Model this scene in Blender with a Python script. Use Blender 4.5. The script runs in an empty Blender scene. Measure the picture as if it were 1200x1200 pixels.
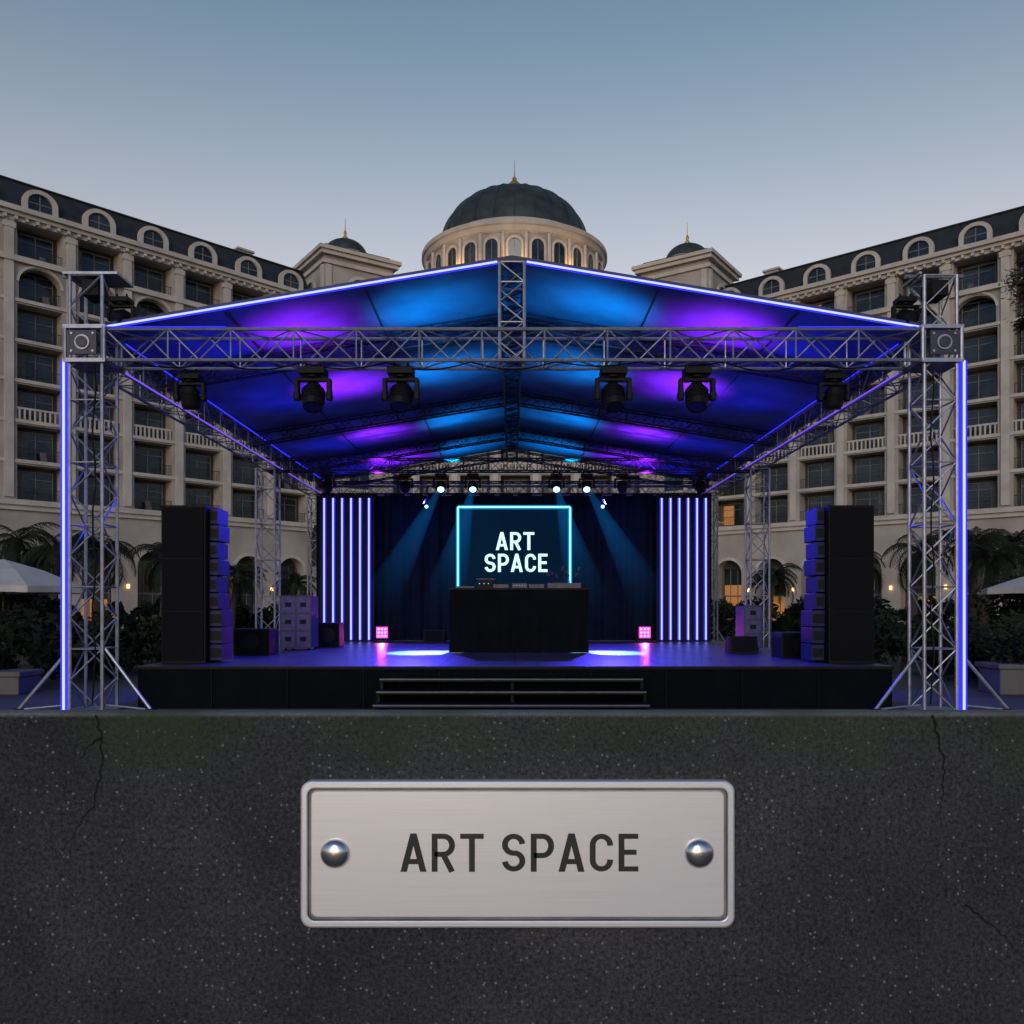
import bpy, math, random
from mathutils import Vector, Matrix
random.seed(7)
R = math.radians
scene = bpy.context.scene

# ------------------------------------------------------------------ materials
def nn(nt, t, **kw):
    n = nt.nodes.new(t)
    for k, v in kw.items():
        setattr(n, k, v)
    return n

def pmat(name, col, rough=0.6, metal=0.0, var=0.15, scale=3.0, bump=0.0, bscale=40.0, spec=0.5, detail=6.0, coat=0.0):
    m = bpy.data.materials.new(name); m.use_nodes = True
    nt = m.node_tree; b = nt.nodes["Principled BSDF"]
    tc = nn(nt, "ShaderNodeTexCoord")
    nz = nn(nt, "ShaderNodeTexNoise"); nz.inputs["Scale"].default_value = scale; nz.inputs["Detail"].default_value = detail
    nt.links.new(tc.outputs["Object"], nz.inputs["Vector"])
    rp = nn(nt, "ShaderNodeValToRGB")
    rp.color_ramp.elements[0].position = 0.3; rp.color_ramp.elements[1].position = 0.7
    rp.color_ramp.elements[0].color = tuple(c * (1 - var) for c in col) + (1,)
    rp.color_ramp.elements[1].color = tuple(min(1, c * (1 + var)) for c in col) + (1,)
    nt.links.new(nz.outputs["Fac"], rp.inputs["Fac"])
    nt.links.new(rp.outputs["Color"], b.inputs["Base Color"])
    b.inputs["Roughness"].default_value = rough; b.inputs["Metallic"].default_value = metal
    b.inputs["Specular IOR Level"].default_value = spec
    b.inputs["Coat Weight"].default_value = coat
    if bump > 0:
        n2 = nn(nt, "ShaderNodeTexNoise"); n2.inputs["Scale"].default_value = bscale; n2.inputs["Detail"].default_value = 5
        nt.links.new(tc.outputs["Object"], n2.inputs["Vector"])
        bp = nn(nt, "ShaderNodeBump"); bp.inputs["Strength"].default_value = bump; bp.inputs["Distance"].default_value = 0.02
        nt.links.new(n2.outputs["Fac"], bp.inputs["Height"]); nt.links.new(bp.outputs["Normal"], b.inputs["Normal"])
    return m

def emat(name, col, strength, sample=True):
    m = bpy.data.materials.new(name); m.use_nodes = True
    nt = m.node_tree; nt.nodes.clear()
    o = nn(nt, "ShaderNodeOutputMaterial"); e = nn(nt, "ShaderNodeEmission")
    e.inputs["Color"].default_value = tuple(col) + (1,); e.inputs["Strength"].default_value = strength
    nt.links.new(e.outputs[0], o.inputs[0])
    if not sample: m.cycles.emission_sampling = 'NONE'
    return m

M = {}
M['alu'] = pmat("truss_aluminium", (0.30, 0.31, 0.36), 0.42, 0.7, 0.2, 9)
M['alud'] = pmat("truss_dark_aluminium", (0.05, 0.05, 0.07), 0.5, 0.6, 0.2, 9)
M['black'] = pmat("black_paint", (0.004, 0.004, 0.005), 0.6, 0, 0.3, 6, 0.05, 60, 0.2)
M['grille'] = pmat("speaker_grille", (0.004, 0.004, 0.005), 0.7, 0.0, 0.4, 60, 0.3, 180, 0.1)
M['array'] = pmat("array_cabinet", (0.012, 0.013, 0.07), 0.5, 0.0, 0.3, 9, 0, 60, 0.25)  # blue stage light on the cabinets is put into this base colour
M['cloth'] = pmat("black_cloth", (0.003, 0.004, 0.006), 0.9, 0, 0.25, 3, 0.1, 20, 0.1)
M['curtain'] = pmat("navy_curtain", (0.005, 0.009, 0.026), 0.85, 0, 0.25, 3, 0.1, 20, 0.1)
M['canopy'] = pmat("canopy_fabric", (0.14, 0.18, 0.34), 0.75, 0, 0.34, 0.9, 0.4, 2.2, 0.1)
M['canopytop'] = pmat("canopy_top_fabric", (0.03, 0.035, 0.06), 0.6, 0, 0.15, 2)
M['deck'] = pmat("stage_deck", (0.045, 0.045, 0.085), 0.32, 0, 0.35, 2.5, 0.08, 30)
M['step'] = pmat("step_nosing", (0.13, 0.13, 0.15), 0.4, 0.3, 0.1, 6)
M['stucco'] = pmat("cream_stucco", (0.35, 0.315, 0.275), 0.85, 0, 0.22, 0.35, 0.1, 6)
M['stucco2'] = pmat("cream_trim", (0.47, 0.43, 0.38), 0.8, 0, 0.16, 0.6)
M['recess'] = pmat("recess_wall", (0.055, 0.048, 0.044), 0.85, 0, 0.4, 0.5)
M['roof'] = pmat("slate_roof", (0.026, 0.030, 0.034), 0.65, 0, 0.25, 1.2, 0.3, 5, 0.3)
M['domeroof'] = pmat("patina_dome", (0.036, 0.048, 0.048), 0.55, 0.1, 0.35, 0.8, 0.3, 3, 0.3)
M['gold'] = pmat("gilded_metal", (0.60, 0.36, 0.12), 0.4, 0.7, 0.15, 4)
M['frame'] = pmat("window_frame", (0.15, 0.15, 0.145), 0.6)
M['rail'] = pmat("railing_metal", (0.03, 0.03, 0.03), 0.5, 0.4)
M['white'] = pmat("parasol_canvas", (0.50, 0.48, 0.46), 0.8, 0, 0.10, 2)
M['drape'] = pmat("window_drape", (0.15, 0.14, 0.13), 0.8, 0, 0.2, 2)
M['wood'] = pmat("dark_wood", (0.05, 0.03, 0.02), 0.6, 0, 0.3, 8)
M['trunk'] = pmat("palm_bark", (0.05, 0.035, 0.025), 0.9, 0, 0.3, 12, 0.6, 20)
M['leaf'] = pmat("foliage_dark", (0.009, 0.015, 0.009), 0.7, 0, 0.5, 1.5, 0, 40, 0.15)
M['leaf2'] = pmat("foliage_olive", (0.022, 0.028, 0.014), 0.7, 0, 0.5, 1.5, 0, 40, 0.15)
M['leafr'] = pmat("foliage_autumn", (0.08, 0.040, 0.022), 0.6, 0, 0.5, 1.5, 0, 40, 0.3)
M['paving'] = pmat("paving", (0.045, 0.044, 0.045), 0.7, 0, 0.3, 0.8, 0.2, 10)
M['planter'] = pmat("planter_stone", (0.11, 0.105, 0.10), 0.8, 0, 0.15, 3)
M['text'] = pmat("engraved_paint", (0.022, 0.021, 0.021), 0.6, 0, 0.2, 20)
M['case'] = pmat("road_case_grey", (0.06, 0.06, 0.09), 0.5, 0.2, 0.3, 8)
M['crack'] = pmat("crack_shadow", (0.006, 0.006, 0.006), 0.95, 0, 0.2, 20)
M['groove_shade'] = pmat("plate_groove_shade", (0.20, 0.19, 0.18), 0.6, 0.3, 0.3, 12)  # shade in the plate groove, painted as a darker steel tone
M['led'] = emat("led_tube_core", (0.40, 0.45, 1.0), 1.8)
M['ledb'] = emat("led_tube_blue", (0.03, 0.03, 1.0), 1.5)
M['ledv'] = emat("led_violet", (0.22, 0.10, 1.0), 1.0)
M['neon'] = emat("neon_cyan", (0.25, 0.85, 1.0), 2.2)
M['neon2'] = emat("neon_cyan_rim", (0.0, 0.30, 0.65), 0.8, False)
M['neontext'] = emat("neon_text", (0.55, 0.93, 1.0), 1.5)
M['lens'] = emat("lamp_lens_cyan", (0.30, 0.80, 1.0), 4, False)
M['lensdark'] = pmat("lens_glass", (0.01, 0.012, 0.02), 0.08, 0, 0.1, 5)
M['magenta'] = emat("flood_magenta", (1.0, 0.07, 0.85), 2.0)
M['magcore'] = emat("flood_magenta_core", (1.0, 0.45, 1.0), 2.2, False)
M['warm'] = emat("warm_interior", (1.0, 0.42, 0.14), 0.35, False)
M['warm2'] = emat("warm_lamp", (1.0, 0.5, 0.18), 4, False)
M['ledg'] = emat("indicator_led", (0.2, 0.7, 1.0), 1.5, False)

def glassmat():
    m = bpy.data.materials.new("window_glass"); m.use_nodes = True
    nt = m.node_tree; b = nt.nodes["Principled BSDF"]
    tc = nn(nt, "ShaderNodeTexCoord"); nz = nn(nt, "ShaderNodeTexNoise"); nz.inputs["Scale"].default_value = 0.45
    nt.links.new(tc.outputs["Object"], nz.inputs["Vector"])
    rp = nn(nt, "ShaderNodeValToRGB")
    rp.color_ramp.elements[0].color = (0.004, 0.009, 0.011, 1); rp.color_ramp.elements[1].color = (0.03, 0.045, 0.05, 1)
    rp.color_ramp.elements[0].position = 0.4; rp.color_ramp.elements[1].position = 0.7
    nt.links.new(nz.outputs["Fac"], rp.inputs["Fac"]); nt.links.new(rp.outputs["Color"], b.inputs["Base Color"])
    b.inputs["Roughness"].default_value = 0.10
    return m
M['glass'] = glassmat()

def wallmat():
    m = bpy.data.materials.new("speckled_concrete"); m.use_nodes = True
    nt = m.node_tree; b = nt.nodes["Principled BSDF"]; L = nt.links.new
    tc = nn(nt, "ShaderNodeTexCoord")
    big = nn(nt, "ShaderNodeTexNoise"); big.inputs["Scale"].default_value = 2.2; big.inputs["Detail"].default_value = 8; big.inputs["Roughness"].default_value = 0.65
    L(tc.outputs["Object"], big.inputs["Vector"])
    r1 = nn(nt, "ShaderNodeValToRGB"); r1.color_ramp.elements[0].position = 0.3; r1.color_ramp.elements[1].position = 0.72
    r1.color_ramp.elements[0].color = (0.040, 0.041, 0.045, 1); r1.color_ramp.elements[1].color = (0.090, 0.091, 0.097, 1)
    L(big.outputs["Fac"], r1.inputs["Fac"])
    fine = nn(nt, "ShaderNodeTexNoise"); fine.inputs["Scale"].default_value = 95; fine.inputs["Detail"].default_value = 5; fine.inputs["Roughness"].default_value = 0.85
    L(tc.outputs["Object"], fine.inputs["Vector"])
    r2 = nn(nt, "ShaderNodeValToRGB"); r2.color_ramp.elements[0].position = 0.38; r2.color_ramp.elements[1].position = 0.62
    r2.color_ramp.elements[0].color = (0.25, 0.25, 0.25, 1); r2.color_ramp.elements[1].color = (1.8, 1.8, 1.8, 1)
    L(fine.outputs["Fac"], r2.inputs["Fac"])
    mx = nn(nt, "ShaderNodeMix", data_type='RGBA', blend_type='MULTIPLY'); mx.inputs["Factor"].default_value = 0.95
    L(r1.outputs["Color"], mx.inputs["A"]); L(r2.outputs["Color"], mx.inputs["B"])
    vo = nn(nt, "ShaderNodeTexVoronoi"); vo.inputs["Scale"].default_value = 80
    L(tc.outputs["Object"], vo.inputs["Vector"])
    r3 = nn(nt, "ShaderNodeValToRGB"); r3.color_ramp.elements[0].position = 0.12; r3.color_ramp.elements[1].position = 0.30
    r3.color_ramp.elements[0].color = (1, 1, 1, 1); r3.color_ramp.elements[1].color = (0, 0, 0, 1)
    L(vo.outputs["Distance"], r3.inputs["Fac"])
    sel = nn(nt, "ShaderNodeSeparateColor"); L(vo.outputs["Color"], sel.inputs[0])
    gt = nn(nt, "ShaderNodeMath", operation='GREATER_THAN'); gt.inputs[1].default_value = 0.60; L(sel.outputs[0], gt.inputs[0])
    ml = nn(nt, "ShaderNodeMath", operation='MULTIPLY'); L(gt.outputs[0], ml.inputs[0]); L(r3.outputs["Color"], ml.inputs[1])
    ml2 = nn(nt, "ShaderNodeMath", operation='MULTIPLY'); L(ml.outputs[0], ml2.inputs[0]); L(sel.outputs[1], ml2.inputs[1])
    mx2 = nn(nt, "ShaderNodeMix", data_type='RGBA'); L(ml2.outputs[0], mx2.inputs["Factor"])
    L(mx.outputs["Result"], mx2.inputs["A"]); mx2.inputs["B"].default_value = (0.34, 0.34, 0.35, 1)
    # light top arris: sky catching the bevel, painted into the colour
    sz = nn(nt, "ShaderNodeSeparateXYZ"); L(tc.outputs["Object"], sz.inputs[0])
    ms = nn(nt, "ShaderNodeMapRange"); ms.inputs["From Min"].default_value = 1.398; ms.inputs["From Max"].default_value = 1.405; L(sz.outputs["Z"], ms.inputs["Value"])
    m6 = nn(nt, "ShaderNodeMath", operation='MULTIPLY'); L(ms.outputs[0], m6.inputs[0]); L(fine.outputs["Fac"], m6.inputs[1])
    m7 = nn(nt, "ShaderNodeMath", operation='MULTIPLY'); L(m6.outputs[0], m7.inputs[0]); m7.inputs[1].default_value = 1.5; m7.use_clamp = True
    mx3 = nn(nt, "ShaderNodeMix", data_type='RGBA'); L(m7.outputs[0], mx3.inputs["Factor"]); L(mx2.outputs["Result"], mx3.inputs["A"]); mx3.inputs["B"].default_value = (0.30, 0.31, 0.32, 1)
    # moss near the coping
    n3 = nn(nt, "ShaderNodeTexNoise"); n3.inputs["Scale"].default_value = 3.1; n3.inputs["Detail"].default_value = 7; L(tc.outputs["Object"], n3.inputs["Vector"])
    r4 = nn(nt, "ShaderNodeValToRGB"); r4.color_ramp.elements[0].position = 0.46; r4.color_ramp.elements[1].position = 0.72; L(n3.outputs["Fac"], r4.inputs["Fac"])
    mz = nn(nt, "ShaderNodeMapRange"); mz.inputs["From Min"].default_value = 1.20; mz.inputs["From Max"].default_value = 1.40; L(sz.outputs["Z"], mz.inputs["Value"])
    m5 = nn(nt, "ShaderNodeMath", operation='MULTIPLY'); L(r4.outputs["Color"], m5.inputs[0]); L(mz.outputs[0], m5.inputs[1])
    m8 = nn(nt, "ShaderNodeMath", operation='MULTIPLY'); L(m5.outputs[0], m8.inputs[0]); L(fine.outputs["Fac"], m8.inputs[1])
    m9 = nn(nt, "ShaderNodeMath", operation='MULTIPLY'); L(m8.outputs[0], m9.inputs[0]); m9.inputs[1].default_value = 1.5; m9.use_clamp = True
    mx4 = nn(nt, "ShaderNodeMix", data_type='RGBA'); L(m9.outputs[0], mx4.inputs["Factor"]); L(mx3.outputs["Result"], mx4.inputs["A"]); mx4.inputs["B"].default_value = (0.060, 0.092, 0.035, 1)
    L(mx4.outputs["Result"], b.inputs["Base Color"])
    b.inputs["Roughness"].default_value = 0.85; b.inputs["Specular IOR Level"].default_value = 0.25
    ad = nn(nt, "ShaderNodeMath", operation='ADD'); L(fine.outputs["Fac"], ad.inputs[0]); L(big.outputs["Fac"], ad.inputs[1])
    bp = nn(nt, "ShaderNodeBump"); bp.inputs["Strength"].default_value = 1.0; bp.inputs["Distance"].default_value = 0.011
    L(ad.outputs[0], bp.inputs["Height"]); L(bp.outputs["Normal"], b.inputs["Normal"])
    return m
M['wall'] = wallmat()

def brushed(name, col, rough, metal, vertical=False):
    m = bpy.data.materials.new(name); m.use_nodes = True
    nt = m.node_tree; b = nt.nodes["Principled BSDF"]; L = nt.links.new
    tc = nn(nt, "ShaderNodeTexCoord"); mp = nn(nt, "ShaderNodeMapping"); mp.inputs["Scale"].default_value = (1.5, 1.5, 260)
    L(tc.outputs["Object"], mp.inputs["Vector"])
    nz = nn(nt, "ShaderNodeTexNoise"); nz.inputs["Scale"].default_value = 2; nz.inputs["Detail"].default_value = 5
    L(mp.outputs[0], nz.inputs["Vector"])
    rp = nn(nt, "ShaderNodeValToRGB"); rp.color_ramp.elements[0].position = 0.25; rp.color_ramp.elements[1].position = 0.75
    rp.color_ramp.elements[0].color = tuple(c * 0.94 for c in col) + (1,); rp.color_ramp.elements[1].color = tuple(min(1, c * 1.05) for c in col) + (1,)
    L(nz.outputs["Fac"], rp.inputs["Fac"]); L(rp.outputs["Color"], b.inputs["Base Color"])
    b.inputs["Metallic"].default_value = metal; b.inputs["Roughness"].default_value = rough
    bp = nn(nt, "ShaderNodeBump"); bp.inputs["Strength"].default_value = 0.08; bp.inputs["Distance"].default_value = 0.001
    L(nz.outputs["Fac"], bp.inputs["Height"]); L(bp.outputs["Normal"], b.inputs["Normal"])
    return m
M['plate'] = brushed("brushed_steel", (0.85, 0.86, 0.89), 0.38, 0.5)
M['screw'] = pmat("polished_steel", (0.58, 0.58, 0.60), 0.24, 0.95, 0.05, 5)

# ------------------------------------------------------------------ builder
class MB:
    def __init__(s): s.v = []; s.f = []
    def quad(s, a, b, c, d):
        i = len(s.v); s.v += [tuple(a), tuple(b), tuple(c), tuple(d)]; s.f.append((i, i+1, i+2, i+3))
    def poly(s, pts):
        i = len(s.v); s.v += [tuple(p) for p in pts]; s.f.append(tuple(range(i, i+len(pts))))
    def box(s, x0, x1, y0, y1, z0, z1):
        i = len(s.v)
        s.v += [(x0,y0,z0),(x1,y0,z0),(x1,y1,z0),(x0,y1,z0),(x0,y0,z1),(x1,y0,z1),(x1,y1,z1),(x0,y1,z1)]
        for f in ((0,3,2,1),(4,5,6,7),(0,1,5,4),(1,2,6,5),(2,3,7,6),(3,0,4,7)):
            s.f.append(tuple(i+k for k in f))
    def cyl(s, p0, p1, r0, r1=None, n=6, caps=True):
        if r1 is None: r1 = r0
        p0 = Vector(p0); p1 = Vector(p1); d = (p1-p0)
        if d.length < 1e-6: return
        d.normalize()
        a = d.orthogonal().normalized(); b = d.cross(a)
        i = len(s.v)
        for p, r in ((p0, r0), (p1, r1)):
            for k in range(n):
                t = 2*math.pi*k/n
                s.v.append(tuple(p + a*(r*math.cos(t)) + b*(r*math.sin(t))))
        for k in range(n):
            k2 = (k+1) % n
            s.f.append((i+k, i+k2, i+n+k2, i+n+k))
        if caps:
            s.f.append(tuple(i+k for k in range(n))[::-1]); s.f.append(tuple(i+n+k for k in range(n)))
    def lathe(s, c, prof, n=32, a0=0, a1=2*math.pi):
        i = len(s.v); full = abs(a1-a0-2*math.pi) < 1e-6
        cols = n if full else n+1
        for k in range(cols):
            t = a0 + (a1-a0)*k/n
            for r, z in prof: s.v.append((c[0]+r*math.cos(t), c[1]+r*math.sin(t), c[2]+z))
        m = len(prof)
        for k in range(n):
            k2 = (k+1) % cols
            for j in range(m-1):
                s.f.append((i+k*m+j, i+k2*m+j, i+k2*m+j+1, i+k*m+j+1))
    def obj(s, name, mat, parent=None, loc=(0,0,0), smooth=False, bevel=0, xf=None):
        if not s.f: return None
        me = bpy.data.meshes.new(name)
        vs = s.v if xf is None else [tuple(xf(p)) for p in s.v]
        me.from_pydata(vs, [], s.f); me.update()
        o = bpy.data.objects.new(name, me); scene.collection.objects.link(o)
        o.location = loc
        me.materials.append(mat)
        if smooth:
            for p in me.polygons: p.use_smooth = True
        if bevel:
            md = o.modifiers.new("bev", 'BEVEL'); md.width = bevel; md.segments = 2; md.limit_method = 'ANGLE'
        if parent: o.parent = parent
        return o

def empty(name, loc=(0,0,0)):
    e = bpy.data.objects.new(name, None); scene.collection.objects.link(e); e.location = loc
    return e

class Group:
    """collects parts per material"""
    def __init__(s): s.d = {}
    def __getitem__(s, k):
        if k not in s.d: s.d[k] = MB()
        return s.d[k]
    def emit(s, parent, names=None, xf=None, bevels=None, smooth=()):
        for k, mb in s.d.items():
            nm = (names or {}).get(k, k + "_parts")
            mk = k.split(":")[0]
            mb.obj(nm, M[mk], parent, xf=xf, bevel=(bevels or {}).get(k, 0), smooth=(k in smooth))

# ------------------------------------------------------------------ truss
def truss(mb, p0, p1, w, h, up=(0,0,1), rc=0.028, rb=0.013, pl=None):
    p0 = Vector(p0); p1 = Vector(p1); d = p1-p0; L = d.length; d.normalize()
    up = Vector(up); side = d.cross(up).normalized(); up = side.cross(d).normalized()
    cs = [side*(w/2)+up*(h/2), -side*(w/2)+up*(h/2), -side*(w/2)-up*(h/2), side*(w/2)-up*(h/2)]
    for c in cs: mb.cyl(p0+c, p1+c, rc, n=8)
    n = max(2, round(L/(pl or max(w, h))))
    for i in range(n+1):
        q = p0 + d*(L*i/n)
        if i % 2 == 0 or i == n:
            for k in range(4): mb.cyl(q+cs[k], q+cs[(k+1) % 4], rb, n=5, caps=False)
        if i < n:
            q2 = p0 + d*(L*(i+1)/n)
            for k in range(4):
                a, b = cs[k], cs[(k+1) % 4]
                if (i + k) % 2: a, b = b, a
                mb.cyl(q+a, q2+b, rb, n=5, caps=False)

# ------------------------------------------------------------------ camera
cam = bpy.data.cameras.new("camera"); co = bpy.data.objects.new("camera", cam); scene.collection.objects.link(co)
co.location = (0, 0, 1.65); co.rotation_euler = (R(90), 0, 0)
cam.sensor_width = 36; cam.lens = 30; cam.shift_y = 115/1200; cam.clip_end = 3000; cam.clip_start = 0.05
scene.camera = co

# ------------------------------------------------------------------ world
w = bpy.data.worlds.new("World"); scene.world = w; w.use_nodes = True
nt = w.node_tree; bg = nt.nodes["Background"]
sky = nn(nt, "ShaderNodeTexSky"); sky.sky_type = 'NISHITA'; sky.sun_disc = False
sky.sun_elevation = R(9); sky.sun_rotation = R(188); sky.altitude = 50; sky.air_density = 1.0; sky.dust_density = 1.5; sky.ozone_density = 2.0
tc = nn(nt, "ShaderNodeTexCoord"); sx = nn(nt, "ShaderNodeSeparateXYZ"); nt.links.new(tc.outputs["Generated"], sx.inputs[0])
rp = nn(nt, "ShaderNodeValToRGB"); cr = rp.color_ramp; cr.interpolation = 'B_SPLINE'
cr.elements[0].position = 0.0; cr.elements[0].color = (1.0, .55, .36, 1)
cr.elements[1].position = 1.0; cr.elements[1].color = (.30, .30, .26, 1)
for p_, c_ in ((.22, (1.0, .55, .385)), (.40, (.90, .55, .40)), (.56, (.44, .40, .34)), (.72, (.33, .34, .29))):
    e_ = cr.elements.new(p_); e_.color = c_ + (1,)
nt.links.new(sx.outputs["Z"], rp.inputs["Fac"])
mx = nn(nt, "ShaderNodeMix", data_type='RGBA', blend_type='MULTIPLY'); mx.inputs["Factor"].default_value = 1
nt.links.new(sky.outputs[0], mx.inputs["A"]); nt.links.new(rp.outputs["Color"], mx.inputs["B"])
# added tint: dims and cools the sky behind the camera to balance the light
r2 = nn(nt, "ShaderNodeMapRange"); r2.interpolation_type = 'SMOOTHSTEP'
r2.inputs["From Min"].default_value = -.7; r2.inputs["From Max"].default_value = .55
nt.links.new(sx.outputs["Y"], r2.inputs["Value"])
mt = nn(nt, "ShaderNodeMix", data_type='RGBA'); nt.links.new(r2.outputs[0], mt.inputs["Factor"])
mt.inputs["A"].default_value = (.235, .46, .90, 1); mt.inputs["B"].default_value = (1, 1, 1, 1)
mx2 = nn(nt, "ShaderNodeMix", data_type='RGBA', blend_type='MULTIPLY'); mx2.inputs["Factor"].default_value = 1
nt.links.new(mx.outputs["Result"], mx2.inputs["A"]); nt.links.new(mt.outputs["Result"], mx2.inputs["B"])
nt.links.new(mx2.outputs["Result"], bg.inputs[0]); bg.inputs[1].default_value = 0.48
sun = bpy.data.lights.new("sun", 'SUN'); so = bpy.data.objects.new("sun", sun); scene.collection.objects.link(so)
sun.energy = 0.50; sun.angle = R(20); sun.color = (1.0, 0.93, 0.86)
# from behind camera, slightly left
d = Vector((0.14, 0.98, -0.42)).normalized()
so.rotation_euler = d.to_track_quat('-Z', 'Y').to_euler(); so.location = (0, -20, 30)
scene.view_settings.view_transform = 'Standard'; scene.view_settings.look = 'None'; scene.view_settings.exposure = 0

# ------------------------------------------------------------------ ground
g = MB(); g.quad((-1500,-1500,0),(1500,-1500,0),(1500,1500,0),(-1500,1500,0)); g.obj("ground", M['paving'])

# ------------------------------------------------------------------ foreground wall + plate
wl = empty("concrete_wall")
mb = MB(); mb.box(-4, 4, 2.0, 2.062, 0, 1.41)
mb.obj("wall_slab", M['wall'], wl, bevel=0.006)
def crack(pts, parent, name):
    # subdivided jagged ribbon
    P = [Vector(p) for p in pts]; q = [P[0]]
    rnd = random.Random(5)
    for a, b in zip(P, P[1:]):
        n = 7
        for i in range(1, n+1):
            v = a.lerp(b, i/n)
            if i < n or True: v += Vector((rnd.uniform(-.004,.004), rnd.uniform(-.002,.002)))
            q.append(v)
    mb = MB(); N = len(q)
    for i in range(N-1):
        d = (q[i+1]-q[i]).normalized(); nrm = Vector((-d.y, d.x))
        w0 = 0.0026*(1-i/N)*(0.6+0.7*rnd.random())+0.0006; w1 = 0.0026*(1-(i+1)/N)+0.0006
        a, b = q[i], q[i+1]
        mb.quad((a.x-w0*nrm.x,1.9994,a.y-w0*nrm.y),(a.x+w0*nrm.x,1.9994,a.y+w0*nrm.y),(b.x+w1*nrm.x,1.9994,b.y+w1*nrm.y),(b.x-w1*nrm.x,1.9994,b.y-w1*nrm.y))
    mb.obj(name, M['crack'], parent)
crack([(-.976,1.404),(-.962,1.35),(-.960,1.28),(-.982,1.19),(-1.02,1.14),(-1.06,1.07)], wl, "crack_a")
crack([(.984,1.404),(1.0,1.34),(1.014,1.29),(1.008,1.22),(1.004,1.14)], wl, "crack_b")
crack([(1.06,.96),(1.10,.93),(1.14,.90),(1.19,.84)], wl, "crack_c")
crack([(-.962,1.35),(-.990,1.335),(-1.012,1.30)], wl, "crack_d")

def rrect(cx, cz, w, h, r, n=8):
    pts = []
    for (sx, sz, a0) in ((1,1,0),(-1,1,90),(-1,-1,180),(1,-1,270)):
        for k in range(n+1):
            a = R(a0+90*k/n)
            pts.append((cx+sx*(w/2-r)+r*math.cos(a), cz+sz*(h/2-r)+r*math.sin(a)))
    return pts
pl = empty("name_plate")
cx, cz = 0.013, 1.084
W0, H0 = 1.006, 0.340
mb = MB(); gm = MB()
levels = [(0, 0.022, 1.9995),(0, 0.022, 1.978),(0.002,0.021,1.975),(0.005,0.019,1.9735),(0.014,0.015,1.9735),(0.0165,0.013,1.975),(0.0185,0.012,1.983),(0.0225,0.011,1.983),(0.025,0.010,1.980)]
rings = []
for ins, r, y in levels:
    pts = rrect(cx, cz, W0-2*ins, H0-2*ins, max(0.004, r+0.004), 8)
    i = len(mb.v); mb.v += [(p[0], y, p[1]) for p in pts]; gm.v += [(p[0], y, p[1]) for p in pts]; rings.append((i, len(pts)))
for j, ((a, n), (b, _)) in enumerate(zip(rings, rings[1:])):
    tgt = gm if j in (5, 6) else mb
    for k in range(n): tgt.f.append((a+k, a+(k+1) % n, b+(k+1) % n, b+k))
mb.f.append(tuple(range(rings[-1][0], rings[-1][0]+rings[-1][1])))
mb.obj("plate_body", M['plate'], pl); gm.obj("plate_groove", M['groove_shade'], pl)
for nm, sx in (("screw_a", -.410), ("screw_b", .434)):
    s = MB(); rr = .0335
    prof = [(rr, 0), (rr, .004)] + [(rr*math.cos(R(t)), .004+.017*math.sin(R(t))) for t in range(10, 91, 10)]
    s.lathe((0,0,0), prof, 40)
    o = s.obj(nm, M['screw'], pl, smooth=True, xf=lambda p, sx=sx: (sx+p[0], 1.980-p[2], 1.086+p[1]))

def arc(cx, cy, rx, ry, a0, a1, n=12):
    return [(cx+rx*math.cos(R(a0+(a1-a0)*k/n)), cy+ry*math.sin(R(a0+(a1-a0)*k/n))) for k in range(n+1)]
H = .075
LET = {
 'A': (.60, [], [[(0,0),(.150,0),(.372,1),(.228,1)], [(.6,0),(.450,0),(.228,1),(.372,1)], [(.13,.2),(.47,.2),(.44,.335),(.16,.335)]]),
 'R': (.55, [[(H,0),(H,.925),(.28,.925)]+arc(.28,.69,.195,.235,90,-90)[1:]+[(H,.455)], [(.27,.46),(.475,0)]], []),
 'T': (.54, [[(0,.925),(.54,.925)], [(.27,.9),(.27,0)]], []),
 'S': (.55, [arc(.275,.705,.20,.22,5,270,16)+arc(.275,.285,.20,.21,90,-175,16)[1:]], []),
 'P': (.53, [[(H,0),(H,.925),(.28,.925)]+arc(.28,.675,.195,.25,90,-90)[1:]+[(H,.425)]], []),
 'C': (.55, [arc(.275,.70,.20,.225,-5,180,12)+arc(.275,.30,.20,.225,180,365,12)], []),
 'E': (.46, [[(.46,.925),(H,.925),(H,.075),(.46,.075)], [(H,.51),(.42,.51)]], []),
}
def ribbon(pts, w):
    P = [Vector(p) for p in pts]; out = []
    for i, p in enumerate(P):
        d0 = (P[i]-P[i-1]).normalized() if i else (P[1]-P[0]).normalized()
        d1 = (P[i+1]-P[i]).normalized() if i < len(P)-1 else d0
        t = (d0+d1).normalized(); n = Vector((-t.y, t.x)); c = max(.5, n.dot(Vector((-d0.y, d0.x))))
        out.append((p+n*(w/2/c), p-n*(w/2/c)))
    return [[out[i][0], out[i][1], out[i+1][1], out[i+1][0]] for i in range(len(out)-1)]
def text_mesh(txt, x0, x1, z0, h, y, mat, name, parent, sw=.145, gap=.11, depth=0.001):
    adv = 0
    polys = []
    for ch in txt:
        if ch == ' ': adv += .30; continue
        wd, st, pg = LET[ch]
        k = 0
        for q in pg: polys.append(([(adv+p[0], p[1]) for p in q], k)); k += 1
        for s in st:
            for q in ribbon(s, sw): polys.append(([(adv+p[0], p[1]) for p in q], k))
            k += 1
        adv += wd+gap
    adv -= gap
    sx = (x1-x0)/adv
    mb = MB()
    for q, k in polys:
        mb.poly([(x0+p[0]*sx, y-k*depth*.15, z0+p[1]*h) for p in q])
    return mb.obj(name, mat, parent)
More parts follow.
